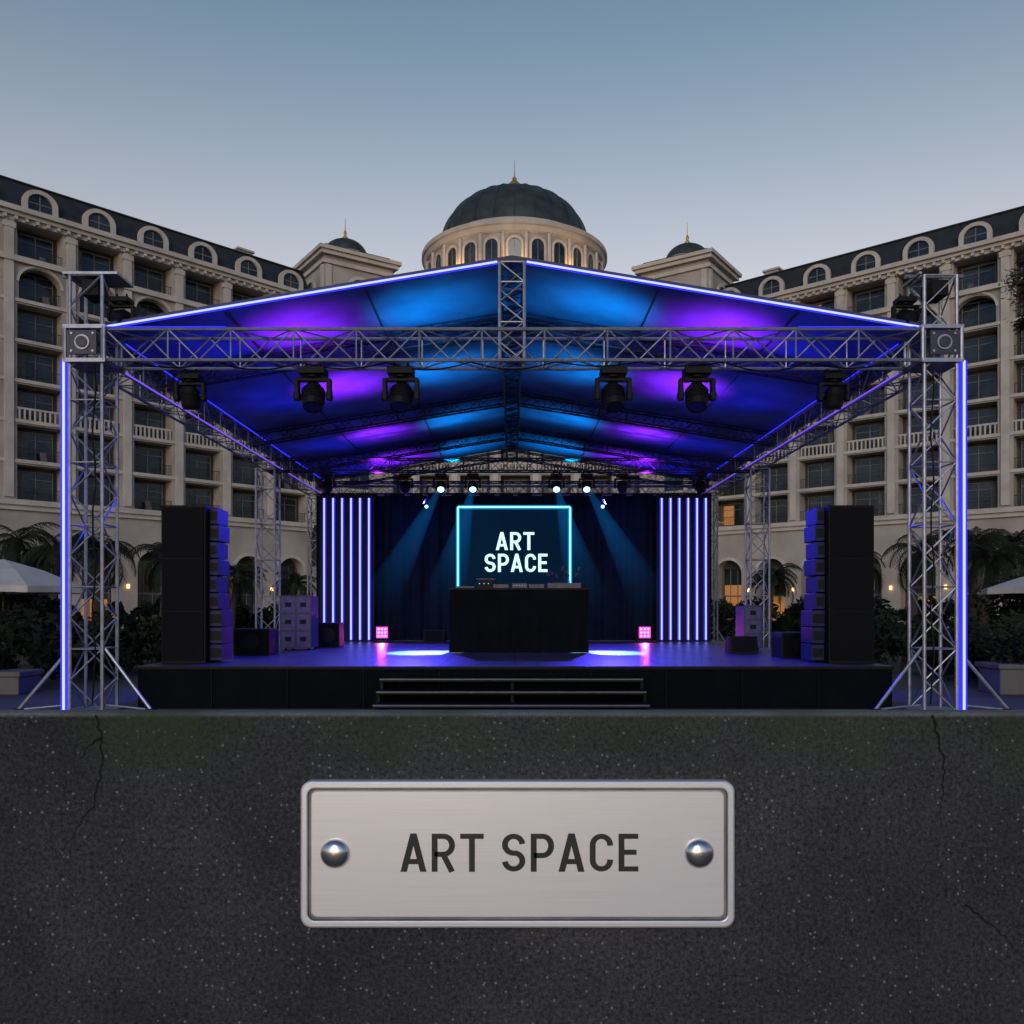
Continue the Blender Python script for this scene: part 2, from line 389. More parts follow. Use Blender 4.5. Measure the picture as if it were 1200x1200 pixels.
text_mesh("ART SPACE", -.259, .293, 1.043, .089, 1.9794, M['text'], "engraved_text", pl, sw=.135)

# ------------------------------------------------------------------ stage roof structure
st = empty("stage_truss_canopy")
G = Group()
T = G['alu']; TD = G['alud']
ZT = 5.93
truss(T, (-6.56,14,ZT), (6.60,14,ZT), .5, .5, rc=.03, rb=.014)
TX = ((-6.86, -1), (6.90, 1))
for x, sg in TX:
    for y in (14, 24, 30):
        truss(T, (x,y,0.02), (x,y,5.6 if y > 14 else 7.05), .52, .52, up=(0,1,0), rc=.03, rb=.014)
        T.box(x-.4, x+.4, y-.4, y+.4, 0.0, .03)
    # eave trusses
    truss(T, (x,14.3,ZT), (x,30,ZT), .5, .5, rc=.026, rb=.012)
    # corner sleeve block
    for zz in (5.66, 6.2):
        T.box(x-.34, x+.34, 13.66, 14.34, zz-.03, zz+.03)
    for a in (-.31, .31):
        for b in (-.31, .31):
            T.cyl((x+a,14+b,5.66), (x+a,14+b,6.2), .035, n=8)
    G['alud:plates'].box(x-.22, x+.22, 13.62, 13.66, 5.74, 6.12)
    T.cyl((x,13.60,5.93), (x,13.618,5.93), .12, n=20); G['alud:plates'].cyl((x,13.58,5.93), (x,13.598,5.93), .09, n=20)
    for a in (-.17,.17):
        for b in (-.14,.14): T.cyl((x+a,13.605,5.93+b), (x+a,13.62,5.93+b), .02, n=8)
    # head plate and winch on tower top
    T.box(x-.36, x+.42*(-sg)+.1, 13.7, 14.3, 7.05, 7.09)
    G['black:gear'].box(x-.1, x+.16, 13.8, 14.2, 6.75, 7.0)
    T.cyl((x-.5*sg*-1,14,7.12), (x+.45*sg*-1,14,7.12), .035, n=8)
    # outriggers
    for dx in (-.95, .95):
        T.cyl((x+dx*.28,13.8,1.05), (x+dx*1.12,13.7,.05), .028, n=8)
        T.cyl((x+dx*.28,13.8,.12), (x+dx*1.12,13.7,.05), .018, n=8)
        G['black:gear'].cyl((x+dx*1.12,13.7,0.0), (x+dx*1.12,13.7,.07), .09, n=12)
    for yy, s2 in ((24,1),(30,1)):
        for dx in (-.95,.95):
            T.cyl((x+dx*.28,yy,1.05), (x+dx*.95,yy,.05), .022, n=6)
# transverse trusses at back
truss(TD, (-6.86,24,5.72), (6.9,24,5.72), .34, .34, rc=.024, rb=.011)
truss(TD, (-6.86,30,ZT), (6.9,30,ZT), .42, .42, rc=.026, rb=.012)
truss(T, (-6.0,26.3,5.32), (6.1,26.3,5.32), .3, .3, rc=.022, rb=.01)
RZ, EZ = 7.36, 6.20
def roofz(x): return RZ-(RZ-EZ)*abs(x)/7.0
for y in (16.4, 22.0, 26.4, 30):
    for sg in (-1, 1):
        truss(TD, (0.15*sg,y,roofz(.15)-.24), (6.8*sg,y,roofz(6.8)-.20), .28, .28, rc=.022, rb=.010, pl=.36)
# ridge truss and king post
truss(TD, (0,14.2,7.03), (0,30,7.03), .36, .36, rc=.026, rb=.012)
truss(T, (0,13.95,5.66), (0,13.95,7.28), .40, .34, up=(0,1,0), rc=.028, rb=.013, pl=.3)
# purlins
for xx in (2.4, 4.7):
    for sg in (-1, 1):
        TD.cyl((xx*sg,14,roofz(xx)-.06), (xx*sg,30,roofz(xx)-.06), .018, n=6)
G.emit(st, {'alu':'truss_members','alud':'rafter_trusses','alud:plates':'sleeve_plates','black:gear':'winch_gear'})
# cables slung along the truss
cb = MB(); rc_ = random.Random(3)
for k in range(9):
    xa = -6.2+1.38*k; xb = xa+1.38; prev = None; dp = rc_.uniform(.07,.16)
    for q in range(9):
        t = q/8; p = (xa+(xb-xa)*t, 13.9+.03*math.sin(k), 5.69-dp*math.sin(math.pi*t))
        if prev: cb.cyl(prev, p, .012, n=5, caps=False)
        prev = p
for sg, xx in ((-1,-6.72),(1,6.76)):   # cable drops down the towers
    prev = None
    for q in range(15):
        p = (xx+.03*math.sin(q*1.7), 13.72, 5.6-.39*q)
        if prev: cb.cyl(prev, p, .014, n=5, caps=False)
        prev = p
cb.obj("power_cables", M['black'], st)
# canopy fabric (sagging between rafters)
def sagof(x, y):
    ys = (13.9, 16.4, 22.0, 26.4, 30.2)
    for a, b in zip(ys, ys[1:]):
        if y <= b+1e-6:
            ph = (y-a)/(b-a); break
    return (.05+.03*(b-a)/3)*math.sin(math.pi*max(0,min(1,ph)))*(.35+.65*abs(math.sin(math.pi*min(1, abs(x)/7.0))))
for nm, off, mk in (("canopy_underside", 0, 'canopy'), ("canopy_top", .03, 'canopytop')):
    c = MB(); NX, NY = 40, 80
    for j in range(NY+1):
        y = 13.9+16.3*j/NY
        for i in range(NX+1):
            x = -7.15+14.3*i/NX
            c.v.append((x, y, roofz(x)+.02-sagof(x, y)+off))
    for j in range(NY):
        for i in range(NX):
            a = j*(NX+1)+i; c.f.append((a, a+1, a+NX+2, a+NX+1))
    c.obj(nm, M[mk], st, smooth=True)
# fascia + LED strips
f = Group()
for sg in (-1, 1):
    x0, x1 = .24*sg, 6.6*sg
    z0, z1 = roofz(x0)-.03, roofz(x1)-.03
    f['canopytop'].quad((0,13.87,RZ+.06),(7.15*sg,13.87,roofz(7.15)+.06),(7.15*sg,13.87,roofz(7.15)-.05),(0,13.87,RZ-.05))
    f['ledb'].cyl((x0,13.84,z0), (x1,13.84,z1), .036, n=8)
    f['led'].cyl((x0,13.812,z0), (x1,13.812,z1), .017, n=8)
    # side eave strips
    f['ledv'].cyl((6.56*sg,14.5,5.67), (6.56*sg,29.8,5.67), .014, n=6)
    f['ledb'].cyl((6.56*sg,14.5,6.17), (6.56*sg,29.8,6.17), .012, n=6)
for x in (-7.205, 7.265):
    f['ledb'].box(x-.055, x+.055, 13.72, 13.78, .03, 5.66)
    f['led'].cyl((x,13.71,.03), (x,13.71,5.66), .020, n=8)
for sg in (-1, 1): f['ledb'].cyl((6.5*sg,13.70,6.2), (4.6*sg,13.70,6.2), .008, n=6)
f.emit(st, {'ledb':'led_strip_channel','led':'led_strip_core','ledv':'led_strip_violet','canopytop':'canopy_fascia'})

# ------------------------------------------------------------------ deck and steps
dk = empty("stage_platform"); G = Group()
G['deck'].box(-6.3, 6.4, 14.3, 27.5, .66, .71)
G['cloth'].box(-6.28, 6.38, 14.32, 27.4, 0, .655)
for xx in [-6.3+1.27*i for i in range(1, 10)]:
    G['black'].box(xx-.004, xx+.004, 14.29, 14.31, .02, .7)
    G['black:j'].box(xx-.004, xx+.004, 14.3, 26, .7102, .7115)
for yy in (16.7, 19.1, 21.5, 23.9): G['black:j'].box(-6.3, 6.4, yy, yy+.008, .7104, .7117)
G['black:e'].box(-6.3, 6.4, 14.285, 14.298, .66, .708)
G.emit(dk, {'deck':'deck_top','cloth':'skirt','black':'skirt_seams','black:e':'edge_trim','black:j':'panel_joints'})
sp = empty("stage_steps"); G = Group()
for z, y in ((.53,13.93),(.355,13.58),(.18,13.23)):
    G['black'].box(-2.16, 2.14, y, 14.28-0.002*z, z-.05, z-.004)
    G['step'].box(-2.16, 2.14, y-.012, y+.03, z-.02, z)
    for xx in (-2.16, -.02, 2.10): G['black'].box(xx, xx+.05, y+.04, 14.27, 0.0, z-.05)
G.emit(sp, {'black':'treads','step':'nosings'})

# ------------------------------------------------------------------ backdrop
bk = empty("stage_backdrop")
c = MB(); N = 260
for i in range(N+1):
    x = -6.0+12.1*i/N
    yy = 26.1+.07*math.sin(x*9+math.sin(x*2.3))+.03*math.sin(x*23)
    c.v += [(x,yy,.72),(x,yy*1+.0,5.22)]
for i in range(N): c.f.append((2*i,2*i+2,2*i+3,2*i+1))
c.obj("curtain", M['curtain'], bk, smooth=True)

# LED tube panels
for nm, xs in (("led_tube_panel", [-5.62+.268*i for i in range(6)]), ("led_tube_panel.001", [4.48+.264*i for i in range(6)])):
    e = empty(nm); G = Group()
    G['black'].box(xs[0]-.15, xs[-1]+.15, 25.62, 25.7, .72, 5.12)
    for x in xs:
        G['ledb'].box(x-.045, x+.045, 25.54, 25.6, .76, 5.0)
        G['led'].cyl((x,25.52,.76), (x,25.52,5.0), .020, n=8)
    G.emit(e, {'black':'panel_back','ledb':'tube_channel','led':'tube_core'})

# LED screen / neon sign
sc = empty("neon_sign_screen"); G = Group()
x0, x1, z0, z1 = -1.60, 1.72, 2.2, 4.70
scr = bpy.data.materials.new("screen_glow"); scr.use_nodes = True
nt = scr.node_tree; b = nt.nodes["Principled BSDF"]; b.inputs["Base Color"].default_value = (.003,.006,.012,1); b.inputs["Roughness"].default_value = .9; b.inputs["Specular IOR Level"].default_value = .1
tc = nn(nt,"ShaderNodeTexCoord"); vz = nn(nt,"ShaderNodeTexNoise"); vz.inputs["Scale"].default_value = .7
nt.links.new(tc.outputs["Object"], vz.inputs["Vector"])
rp = nn(nt,"ShaderNodeValToRGB"); rp.color_ramp.elements[0].color = (0,.006,.026,1); rp.color_ramp.elements[1].color = (0,.022,.060,1)
nt.links.new(vz.outputs["Fac"], rp.inputs["Fac"]); nt.links.new(rp.outputs["Color"], b.inputs["Emission Color"]); b.inputs["Emission Strength"].default_value = .6
scr.cycles.emission_sampling = 'NONE'
M['screen'] = scr
G['screen'].box(x0+.04, x1-.04, 25.30, 25.36, z0, z1-.04)
G['black'].box(x0-.05, x1+.05, 25.37, 25.45, z0-.1, z1+.05)
for a, b2 in (((x0,z0),(x0,z1)), ((x0,z1),(x1,z1)), ((x1,z1),(x1,z0))):
    G['neon'].cyl((a[0],25.24,a[1]), (b2[0],25.24,b2[1]), .026, n=8)
    G['neon2'].cyl((a[0],25.285,a[1]), (b2[0],25.285,b2[1]), .06, n=8)
G.emit(sc, {'screen':'screen_panel','black':'screen_back','neon':'neon_frame','neon2':'neon_frame_rim'})
text_mesh("ART", -.48, .66, 3.43, .53, 25.27, M['neontext'], "sign_text_top", sc, sw=.145, depth=.01)
text_mesh("SPACE", -.81, 1.05, 2.78, .54, 25.27, M['neontext'], "sign_text_bottom", sc, sw=.145, depth=.01)

# ------------------------------------------------------------------ DJ booth
dj = empty("dj_booth"); G = Group()
bx0, bx1, by0, by1, bz0, bz1 = -1.37, 1.69, 18.8, 19.8, .712, 2.10
per = [(bx0,by1),(bx0,by0),(bx1,by0),(bx1,by1)]
c = G['cloth']; base = len(c.v)
ring = []
for (a, b2) in zip(per, per[1:]):
    Ls = math.dist(a, b2); k = int(Ls*26)
    for i in range(k):
        t = i/k; ring.append((a[0]+(b2[0]-a[0])*t, a[1]+(b2[1]-a[1])*t, (a[0]!=b2[0])))
for i, (x, y, fr) in enumerate(ring):
    o = .018*math.sin(i*1.1)+.01*math.sin(i*.37)
    c.v += [(x+(0 if fr else -o), y-(o if fr else 0), bz0), (x, y, bz1)]
for i in range(len(ring)-1): c.f.append((base+2*i, base+2*i+2, base+2*i+3, base+2*i+1))
G['black'].box(bx0-.03, bx1+.03, by0-.03, by1+.03, bz1, bz1+.04)
zt = bz1+.04
for xx in (-.25, .55):  # players
    G['case'].box(xx-.17, xx+.17, 19.1, 19.5, zt, zt+.09)
    G['black:jog'].cyl((xx,19.27,zt+.09), (xx,19.27,zt+.115), .11, n=20)
G['case'].box(.0, .34, 19.1, 19.5, zt, zt+.11)
for k in range(5):
    G['black:jog'].cyl((.05+.06*k,19.2,zt+.11), (.05+.06*k,19.2,zt+.14), .012, n=8)
    G['ledg'].box(.045+.06*k, .055+.06*k, 19.095, 19.099, zt+.06, zt+.07)
# laptop stand, rack unit and second deck
G['black:jog'].box(-.78, -.40, 19.2, 19.5, zt, zt+.20)
G['case'].box(-.80, -.38, 19.18, 19.52, zt+.20, zt+.22)
for k in range(3): G['ledg'].box(-.74+.1*k, -.72+.1*k, 19.194, 19.199, zt+.1, zt+.115)
for k in range(6): G['black:jog'].cyl((-1.2+.09*k,19.25,zt), (-1.2+.09*k,19.25,zt+.05+.03*(k%2)), .018, n=8)
G['case'].box(-1.25, -.85, 19.2, 19.5, zt+.001, zt+.05)
G['case'].box(.80, 1.55, 19.15, 19.55, zt, zt+.12)
rg = random.Random(4)
for k in range(9):  # microphones and lamps on goosenecks
    xx = .86+.075*k; hh = rg.uniform(.12,.34); lx = rg.uniform(-.05,.07)
    G['black:jog'].cyl((xx,19.3,zt+.12), (xx+lx,19.28,zt+.12+hh), .007, n=6)
    G['case'].cyl((xx+lx,19.28,zt+.12+hh), (xx+lx*1.7,19.24,zt+.18+hh), .034, .022, n=10)
G.emit(dj, {'cloth':'cloth_skirt','black':'table_top','case':'players_and_mixer','black:jog':'controls','ledg':'indicator_leds'})

# ------------------------------------------------------------------ moving heads
def moving_head(name, x, y, ztop, s=1.0, aim=(0,-.35,-1), lit=False, light=None):
    e = empty(name, (x, y, ztop)); G = Group()
    B = G['black']
    # clamps
    for dx in (-.1, .1): B.cyl((dx*s,0,0), (dx*s,0,-.10*s), .022*s, n=8)
    B.box(-.19*s, .19*s, -.15*s, .15*s, -.20*s, -.10*s)         # base
    B.cyl((0,0,-.20*s), (0,0,-.24*s), .11*s, n=20)
    B.box(-.235*s, .235*s, -.055*s, .055*s, -.29*s, -.24*s)      # yoke bridge
    for sg in (-1, 1):
        B.box(sg*.235*s-.03*s, sg*.235*s+.03*s, -.07*s, .07*s, -.56*s, -.25*s)
        B.cyl((sg*.19*s,0,-.50*s), (sg*.28*s,0,-.50*s), .065*s, n=16)
    a = Vector(aim).normalized(); c = Vector((0,0,-.50*s))
    Hd = G['black:head']
    Hd.cyl(c-a*.19*s, c-a*.10*s, .10*s, .155*s, n=24)
    Hd.cyl(c-a*.10*s, c+a*.12*s, .160*s, .165*s, n=24)
    Hd.cyl(c+a*.12*s, c+a*.20*s, .165*s, .140*s, n=24, caps=False)
    for k in range(4): Hd.cyl(c-a*(.08-.05*k)*s, c-a*(.065-.05*k)*s, .172*s, n=24)
    G['lens' if lit else 'lensdark'].cyl(c+a*.185*s, c+a*.190*s, .110*s, n=24)
    G['alud'].cyl(c+a*.17*s, c+a*.183*s, .142*s, .139*s, n=24)
    G.emit(e, {'black':'base_and_yoke','black:head':'head','lens':'lens','lensdark':'lens','alud':'lens_ring'}, bevels={'black':.008*s})
    return e, c+Vector((x,y,ztop))
i = 0
for x in (-3.26,-1.82,1.66,3.03):
    moving_head("moving_head_light" + (".%03d" % i if i else ""), x, 14, 5.72, 1.12, aim=(.05*(-1)**i,-.45,-1)); i += 1
for x in (-5.35, 5.35):
    moving_head("moving_head_light.%03d" % i, x, 14.2, 5.66, .95, aim=(0,.3,-1)); i += 1
for x, y, zz, sg in ((-6.40,14,6.62,-1),(6.45,14,6.62,1)):
    moving_head("moving_head_light.%03d" % i, x, y, 6.62+.22, .8, aim=(.5*sg,-.8,-.4)); i += 1
heads = []
for x in (-3.0,-2.0,-1.1,1.25,2.1,3.1):
    lit = abs(x) < 2.9
    e, p = moving_head("moving_head_light.%03d" % i, x, 24, 5.56, .85, aim=(-.03*x,-1.0,-.95), lit=lit); i += 1
    if lit: heads.append(p)
for x in (-5.2, 5.3):
    moving_head("moving_head_light.%03d" % i, x, 24, 5.56, .85, aim=(.1,-.4,-1)); i += 1
# small par cans
for k, x in enumerate((-2.45, 2.6)):
    e = empty("par_light" + (".001" if k else ""), (0,0,0)); G = Group()
    G['black'].cyl((x,24.6,5.2),(x,24.6,4.78),.02,n=6)
    G['black'].cyl((x,24.7,4.78),(x,24.45,4.62),.10,.12,n=20)
    G['lens'].cyl((x,24.448,4.618),(x,24.44,4.612),.05,n=20)
    G.emit(e, {'black':'can','lens':'lens'})
# floor floods
for k, x in enumerate((-3.78, 3.86)):
    e = empty("flood_light" + (".001" if k else "")); G = Group()
    G['black'].box(x-.2, x+.2, 24.82, 24.95, .80, 1.2)
    for sg in (-1,1): G['black'].box(x+sg*.22-.015, x+sg*.22+.015, 24.8, 24.9, .72, 1.02)
    G['black'].box(x-.24, x+.24, 24.75, 25.0, .712, .735)
    G['magenta'].box(x-.165, x+.165, 24.805, 24.815, .84, 1.16)
    for a in range(3):
        for b2 in range(3): G['magcore'].cyl((x-.1+.1*a,24.803,.90+.1*b2),(x-.1+.1*a,24.797,.90+.1*b2),.030,n=12)
    G.emit(e, {'black':'housing','magenta':'led_face','magcore':'led_cells'})

# ------------------------------------------------------------------ loudspeakers
def speakers(name, x0, x1, xi):
    e = empty(name); G = Group()
    z = .712; y0, y1 = 15.0, 15.9
    G['black'].box(x0, x1, y0+.03, y1, z, 3.50)
    G['grille'].box(x0+.03, x1-.03, y0, y0+.029, z+.05, 3.46)
    for zz in (1.62, 2.55): G['black:seam'].box(x0+.03, x1-.03, y0-.006, y0-.001, zz, zz+.012)
    sg = 1 if xi > x0 and xi > x1 else -1
    xa = x1 if sg > 0 else x0
    for k in range(9):
        zz = .75+.305*k; sh = (.02*((k-4)**2)/4.0)
        w0 = .14+(.09 if k < 3 else .03*(k % 2))
        a, b2 = sorted((xa+sg*.005, xa+sg*(.005+w0)))
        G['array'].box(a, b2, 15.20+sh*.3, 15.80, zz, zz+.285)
        G['black'].box(a+.03, b2-.03, 15.3, 15.6, zz+.285, zz+.305)
        G['black:slots'].box(a+.02, b2-.02, 15.19+sh*.3, 15.199+sh*.3, zz+.06, zz+.22)
    G.emit(e, {'black':'cabinet','grille':'grille','black:seam':'seams','array':'array_cabinets','black:slots':'array_slots'}, bevels={'black':.012,'array':.01})
speakers("loudspeaker_stack", -6.18, -5.40, 0)
speakers("loudspeaker_stack.001", 5.58, 6.38, 0)

# flight cases / racks / wedges on deck
def flight_case(name, x0, x1, y0, y1, z0, z1, cols=2, rows=3):
    e = empty(name); G = Group()
    G['case'].box(x0, x1, y0, y1, z0+.06, z1)
    A = G['alud']
    for i2 in range(cols+1):
        x = x0+(x1-x0)*i2/cols; A.box(x-.015, x+.015, y0-.012, y0+.0, z0+.06, z1)
    for j in range(rows+1):
        z = z0+.06+(z1-z0-.06)*j/rows; A.box(x0, x1, y0-.018, y0-.0125, z-.015, z+.015)
    for i2 in range(cols):
        for j in range(rows):
            xm = x0+(x1-x0)*(i2+.5)/cols; zm = z0+.06+(z1-z0-.06)*(j+.5)/rows
            G['black:l'].box(xm-.07, xm+.07, y0-.010, y0-.001, zm-.05, zm+.05)
    for x in (x0+.08, x1-.08):
        G['black'].cyl((x,y0+.08,z0+.03),(x+.04,y0+.08,z0+.03),.03,n=12)
        G['black'].cyl((x,y1-.08,z0+.03),(x+.04,y1-.08,z0+.03),.03,n=12)
    G.emit(e, {'case':'case_body','alud':'edging','black':'castors','black:l':'recessed_latches'})
flight_case("flight_case", -5.42, -4.72, 20, 20.8, .712, 1.98)
flight_case("flight_case.001", 5.45, 5.85, 20, 20.8, .712, 1.75, 1, 3)
def cabinet(name, x0, x1, y0, y1, z0, h):
    e = empty(name); G = Group()
    G['black'].box(x0,x1,y0,y1,z0,z0+h); G['grille'].box(x0+.03,x1-.03,y0-.015,y0-.001,z0+.03,z0+h-.03)
    G['black:h'].cyl(((x0+x1)/2,y0-.03,z0+h*.5),((x0+x1)/2,y0-.016,z0+h*.5),h*.3,n=24)
    G.emit(e, {'black':'cabinet','grille':'grille','black:h':'driver'}, bevels={'black':.012})
cabinet("subwoofer", -5.75, -5.0, 17.6, 18.3, .712, .55)
cabinet("subwoofer.001", 5.25, 5.95, 16.6, 17.3, .712, .5)
cabinet("subwoofer.002", -4.95, -4.35, 21.5, 22.1, .712, .62)
def wedge(name, x, y):
    e = empty(name); mb = MB()
    w2 = .3
    pr = [(0,0),(.55,0),(.5,.32),(.12,.38)]
    for sx in (-w2, w2):
        for a, b2 in pr: mb.v.append((x+sx, y+a, .712+b2))
    mb.f += [(0,1,2,3),(7,6,5,4),(0,4,5,1),(1,5,6,2),(2,6,7,3),(3,7,4,0)]
    mb.obj("wedge_body", M['black'], e, bevel=.012)
    g2 = MB(); g2.quad((x-.26,y+.01,.75),(x+.26,y+.01,.75),(x+.26,y+.112,1.07),(x-.26,y+.112,1.07)); 
    g2.obj("wedge_grille", M['grille'], e)
wedge("stage_monitor", 5.0, 18.3)
wedge("stage_monitor.001", -2.2, 24.0)

# ------------------------------------------------------------------ stage lamps
lampgrp = empty("stage_lighting")
def spot(name, loc, to, energy, col, size=120, blend=1.0, rad=.08):
    l = bpy.data.lights.new(name, 'SPOT'); l.energy = energy; l.color = col; l.spot_size = R(size); l.spot_blend = blend; l.shadow_soft_size = rad
    o = bpy.data.objects.new(name, l); scene.collection.objects.link(o); o.location = loc
    o.rotation_euler = (Vector(to)-Vector(loc)).to_track_quat('-Z', 'Y').to_euler()
    o.parent = lampgrp
    return o
for y in (15.2, 18.9, 24.0, 28.2):
    for sg in (-1, 1):
        spot("wash_purple", (3.8*sg,y,5.35), (3.8*sg,y+.3,8), 360, (.46,.025,1), 100)
        spot("wash_cyan", (1.7*sg,y,5.7), (1.4*sg,y+.3,8), 190, (.0,.44,.95), 112)
        spot("wash_blue", (5.0*sg,y+.6,4.6), (4.6*sg,y,8), 110, (.025,.025,1), 120)
tg = [(-2.15,18.9,.71),(-1.75,18.95,.71),(1.95,18.95,.71),(2.35,18.9,.71)]
for p, t in zip(heads, tg):
    a = (Vector(t)-p).normalized()
    spot("beam", p+a*.3, t, 13000, (.30,.72,1), 12, .35, .05)
spot("deck_wash", (-3,25.2,5.1), (-2.5,20,.7), 3300, (.07,.05,1), 85)
spot("deck_wash", (3,25.2,5.1), (2.5,20,.7), 3300, (.07,.05,1), 85)
spot("backdrop_wash", (-2.6,24.4,5.0), (-3,26,3), 60, (.0,.12,1), 120)
spot("backdrop_wash", (2.7,24.4,5.0), (3.1,26,3), 60, (.0,.12,1), 120)
spot("side_wash", (-3.6,18.2,5.4), (-5.2,16,2), 1500, (.02,.02,1), 80)
spot("side_wash", (3.7,18.2,5.4), (5.4,16,2), 1500, (.02,.02,1), 80)
spot("case_wash", (-3.0,16,5.4), (-5.1,20,1.2), 1100, (.20,.04,1), 35)
spot("case_wash", (3.2,16,5.4), (5.6,20,1.2), 900, (.05,.04,1), 35)
for x in (-3.78, 3.86):
    spot("flood", (x,24.75,1.0), (x*.8,20,.5), 45, (1,.12,.9), 120)

# haze beams
def beam(name, p, t, half_deg, col, strength):
    p = Vector(p); t = Vector(t); L = (t-p).length
    m = bpy.data.materials.new(name+"_haze"); m.use_nodes = True; nt = m.node_tree; nt.nodes.clear()
    o = nn(nt,"ShaderNodeOutputMaterial"); e = nn(nt,"ShaderNodeEmission"); e.inputs["Color"].default_value = col+(1,)
    tc = nn(nt,"ShaderNodeTexCoord"); sx = nn(nt,"ShaderNodeSeparateXYZ"); nt.links.new(tc.outputs["Object"], sx.inputs[0])
    mr = nn(nt,"ShaderNodeMapRange"); mr.inputs["From Min"].default_value = 0; mr.inputs["From Max"].default_value = L*.95; mr.inputs["To Min"].default_value = 1; mr.inputs["To Max"].default_value = 0
    nt.links.new(sx.outputs["Z"], mr.inputs["Value"])
    pw = nn(nt,"ShaderNodeMath",operation='POWER'); pw.inputs[1].default_value = 3.0; nt.links.new(mr.outputs[0], pw.inputs[0])
    ml = nn(nt,"ShaderNodeMath",operation='MULTIPLY'); ml.inputs[1].default_value = strength; nt.links.new(pw.outputs[0], ml.inputs[0])
    nt.links.new(ml.outputs[0], e.inputs["Strength"]); nt.links.new(e.outputs[0], o.inputs["Volume"])
    m.cycles.emission_sampling = 'NONE'
    mb = MB(); mb.cyl((0,0,0),(0,0,L),.07,.07+L*math.tan(R(half_deg)),n=32)
    ob = mb.obj(name, m, lampgrp, smooth=True); ob.location = p
    ob.rotation_euler = (t-p).to_track_quat('Z','Y').to_euler()
tb = [(-3.9,21.5,.8),(-1.9,20.5,.8),(2.1,20.5,.8),(4.1,21.5,.8)]
for k, (p, t) in enumerate(zip(heads, tb)):
    beam("light_beam_%d" % k, p+(Vector(t)-p).normalized()*.2, t, 7, (.01,.30,1.0), .46)

# ------------------------------------------------------------------ hotel
def arch_spandrel(mb, u0, u1, z0, z1, cu, spring, r, w0, w1, n=12, ry=None):
    ry = ry or r
    pts = [(cu+r*math.cos(math.pi*k/n), spring+ry*math.sin(math.pi*k/n)) for k in range(n+1)]
    for w_ in (w0,):
        for (a, b2) in zip(pts, pts[1:]):
            mb.quad((a[0],w_,a[1]),(b2[0],w_,b2[1]),(b2[0],w_,z1),(a[0],w_,z1))
        mb.quad((cu+r,w_,z0),(u1,w_,z0),(u1,w_,z1),(cu+r,w_,z1))
        mb.quad((u0,w_,z0),(cu-r,w_,z0),(cu-r,w_,z1),(u0,w_,z1))
    full = [(cu+r,z0)]+pts+[(cu-r,z0)]
    for (a, b2) in zip(full, full[1:]): mb.quad((a[0],w0,a[1]),(b2[0],w0,b2[1]),(b2[0],w1,b2[1]),(a[0],w1,a[1]))

def arch_ring(mb, cu, spring, r0, r1, w0, w1, n=14, sq=1.0, zb=None):
    for k in range(n):
        a0 = math.pi*k/n; a1 = math.pi*(k+1)/n
        P = lambda r, a, w_: (cu+r*math.cos(a), w_, spring+r*sq*math.sin(a))
        mb.quad(P(r0,a0,w0),P(r1,a0,w0),P(r1,a1,w0),P(r0,a1,w0))
        mb.quad(P(r1,a0,w0),P(r1,a0,w1),P(r1,a1,w1),P(r1,a1,w0))
        mb.quad(P(r0,a0,w0),P(r0,a0,w1),P(r0,a1,w1),P(r0,a1,w0))
    if zb is not None:
        mb.box(cu+r0, cu+r1, w0, w1, zb, spring); mb.box(cu-r1, cu-r0, w0, w1, zb, spring)

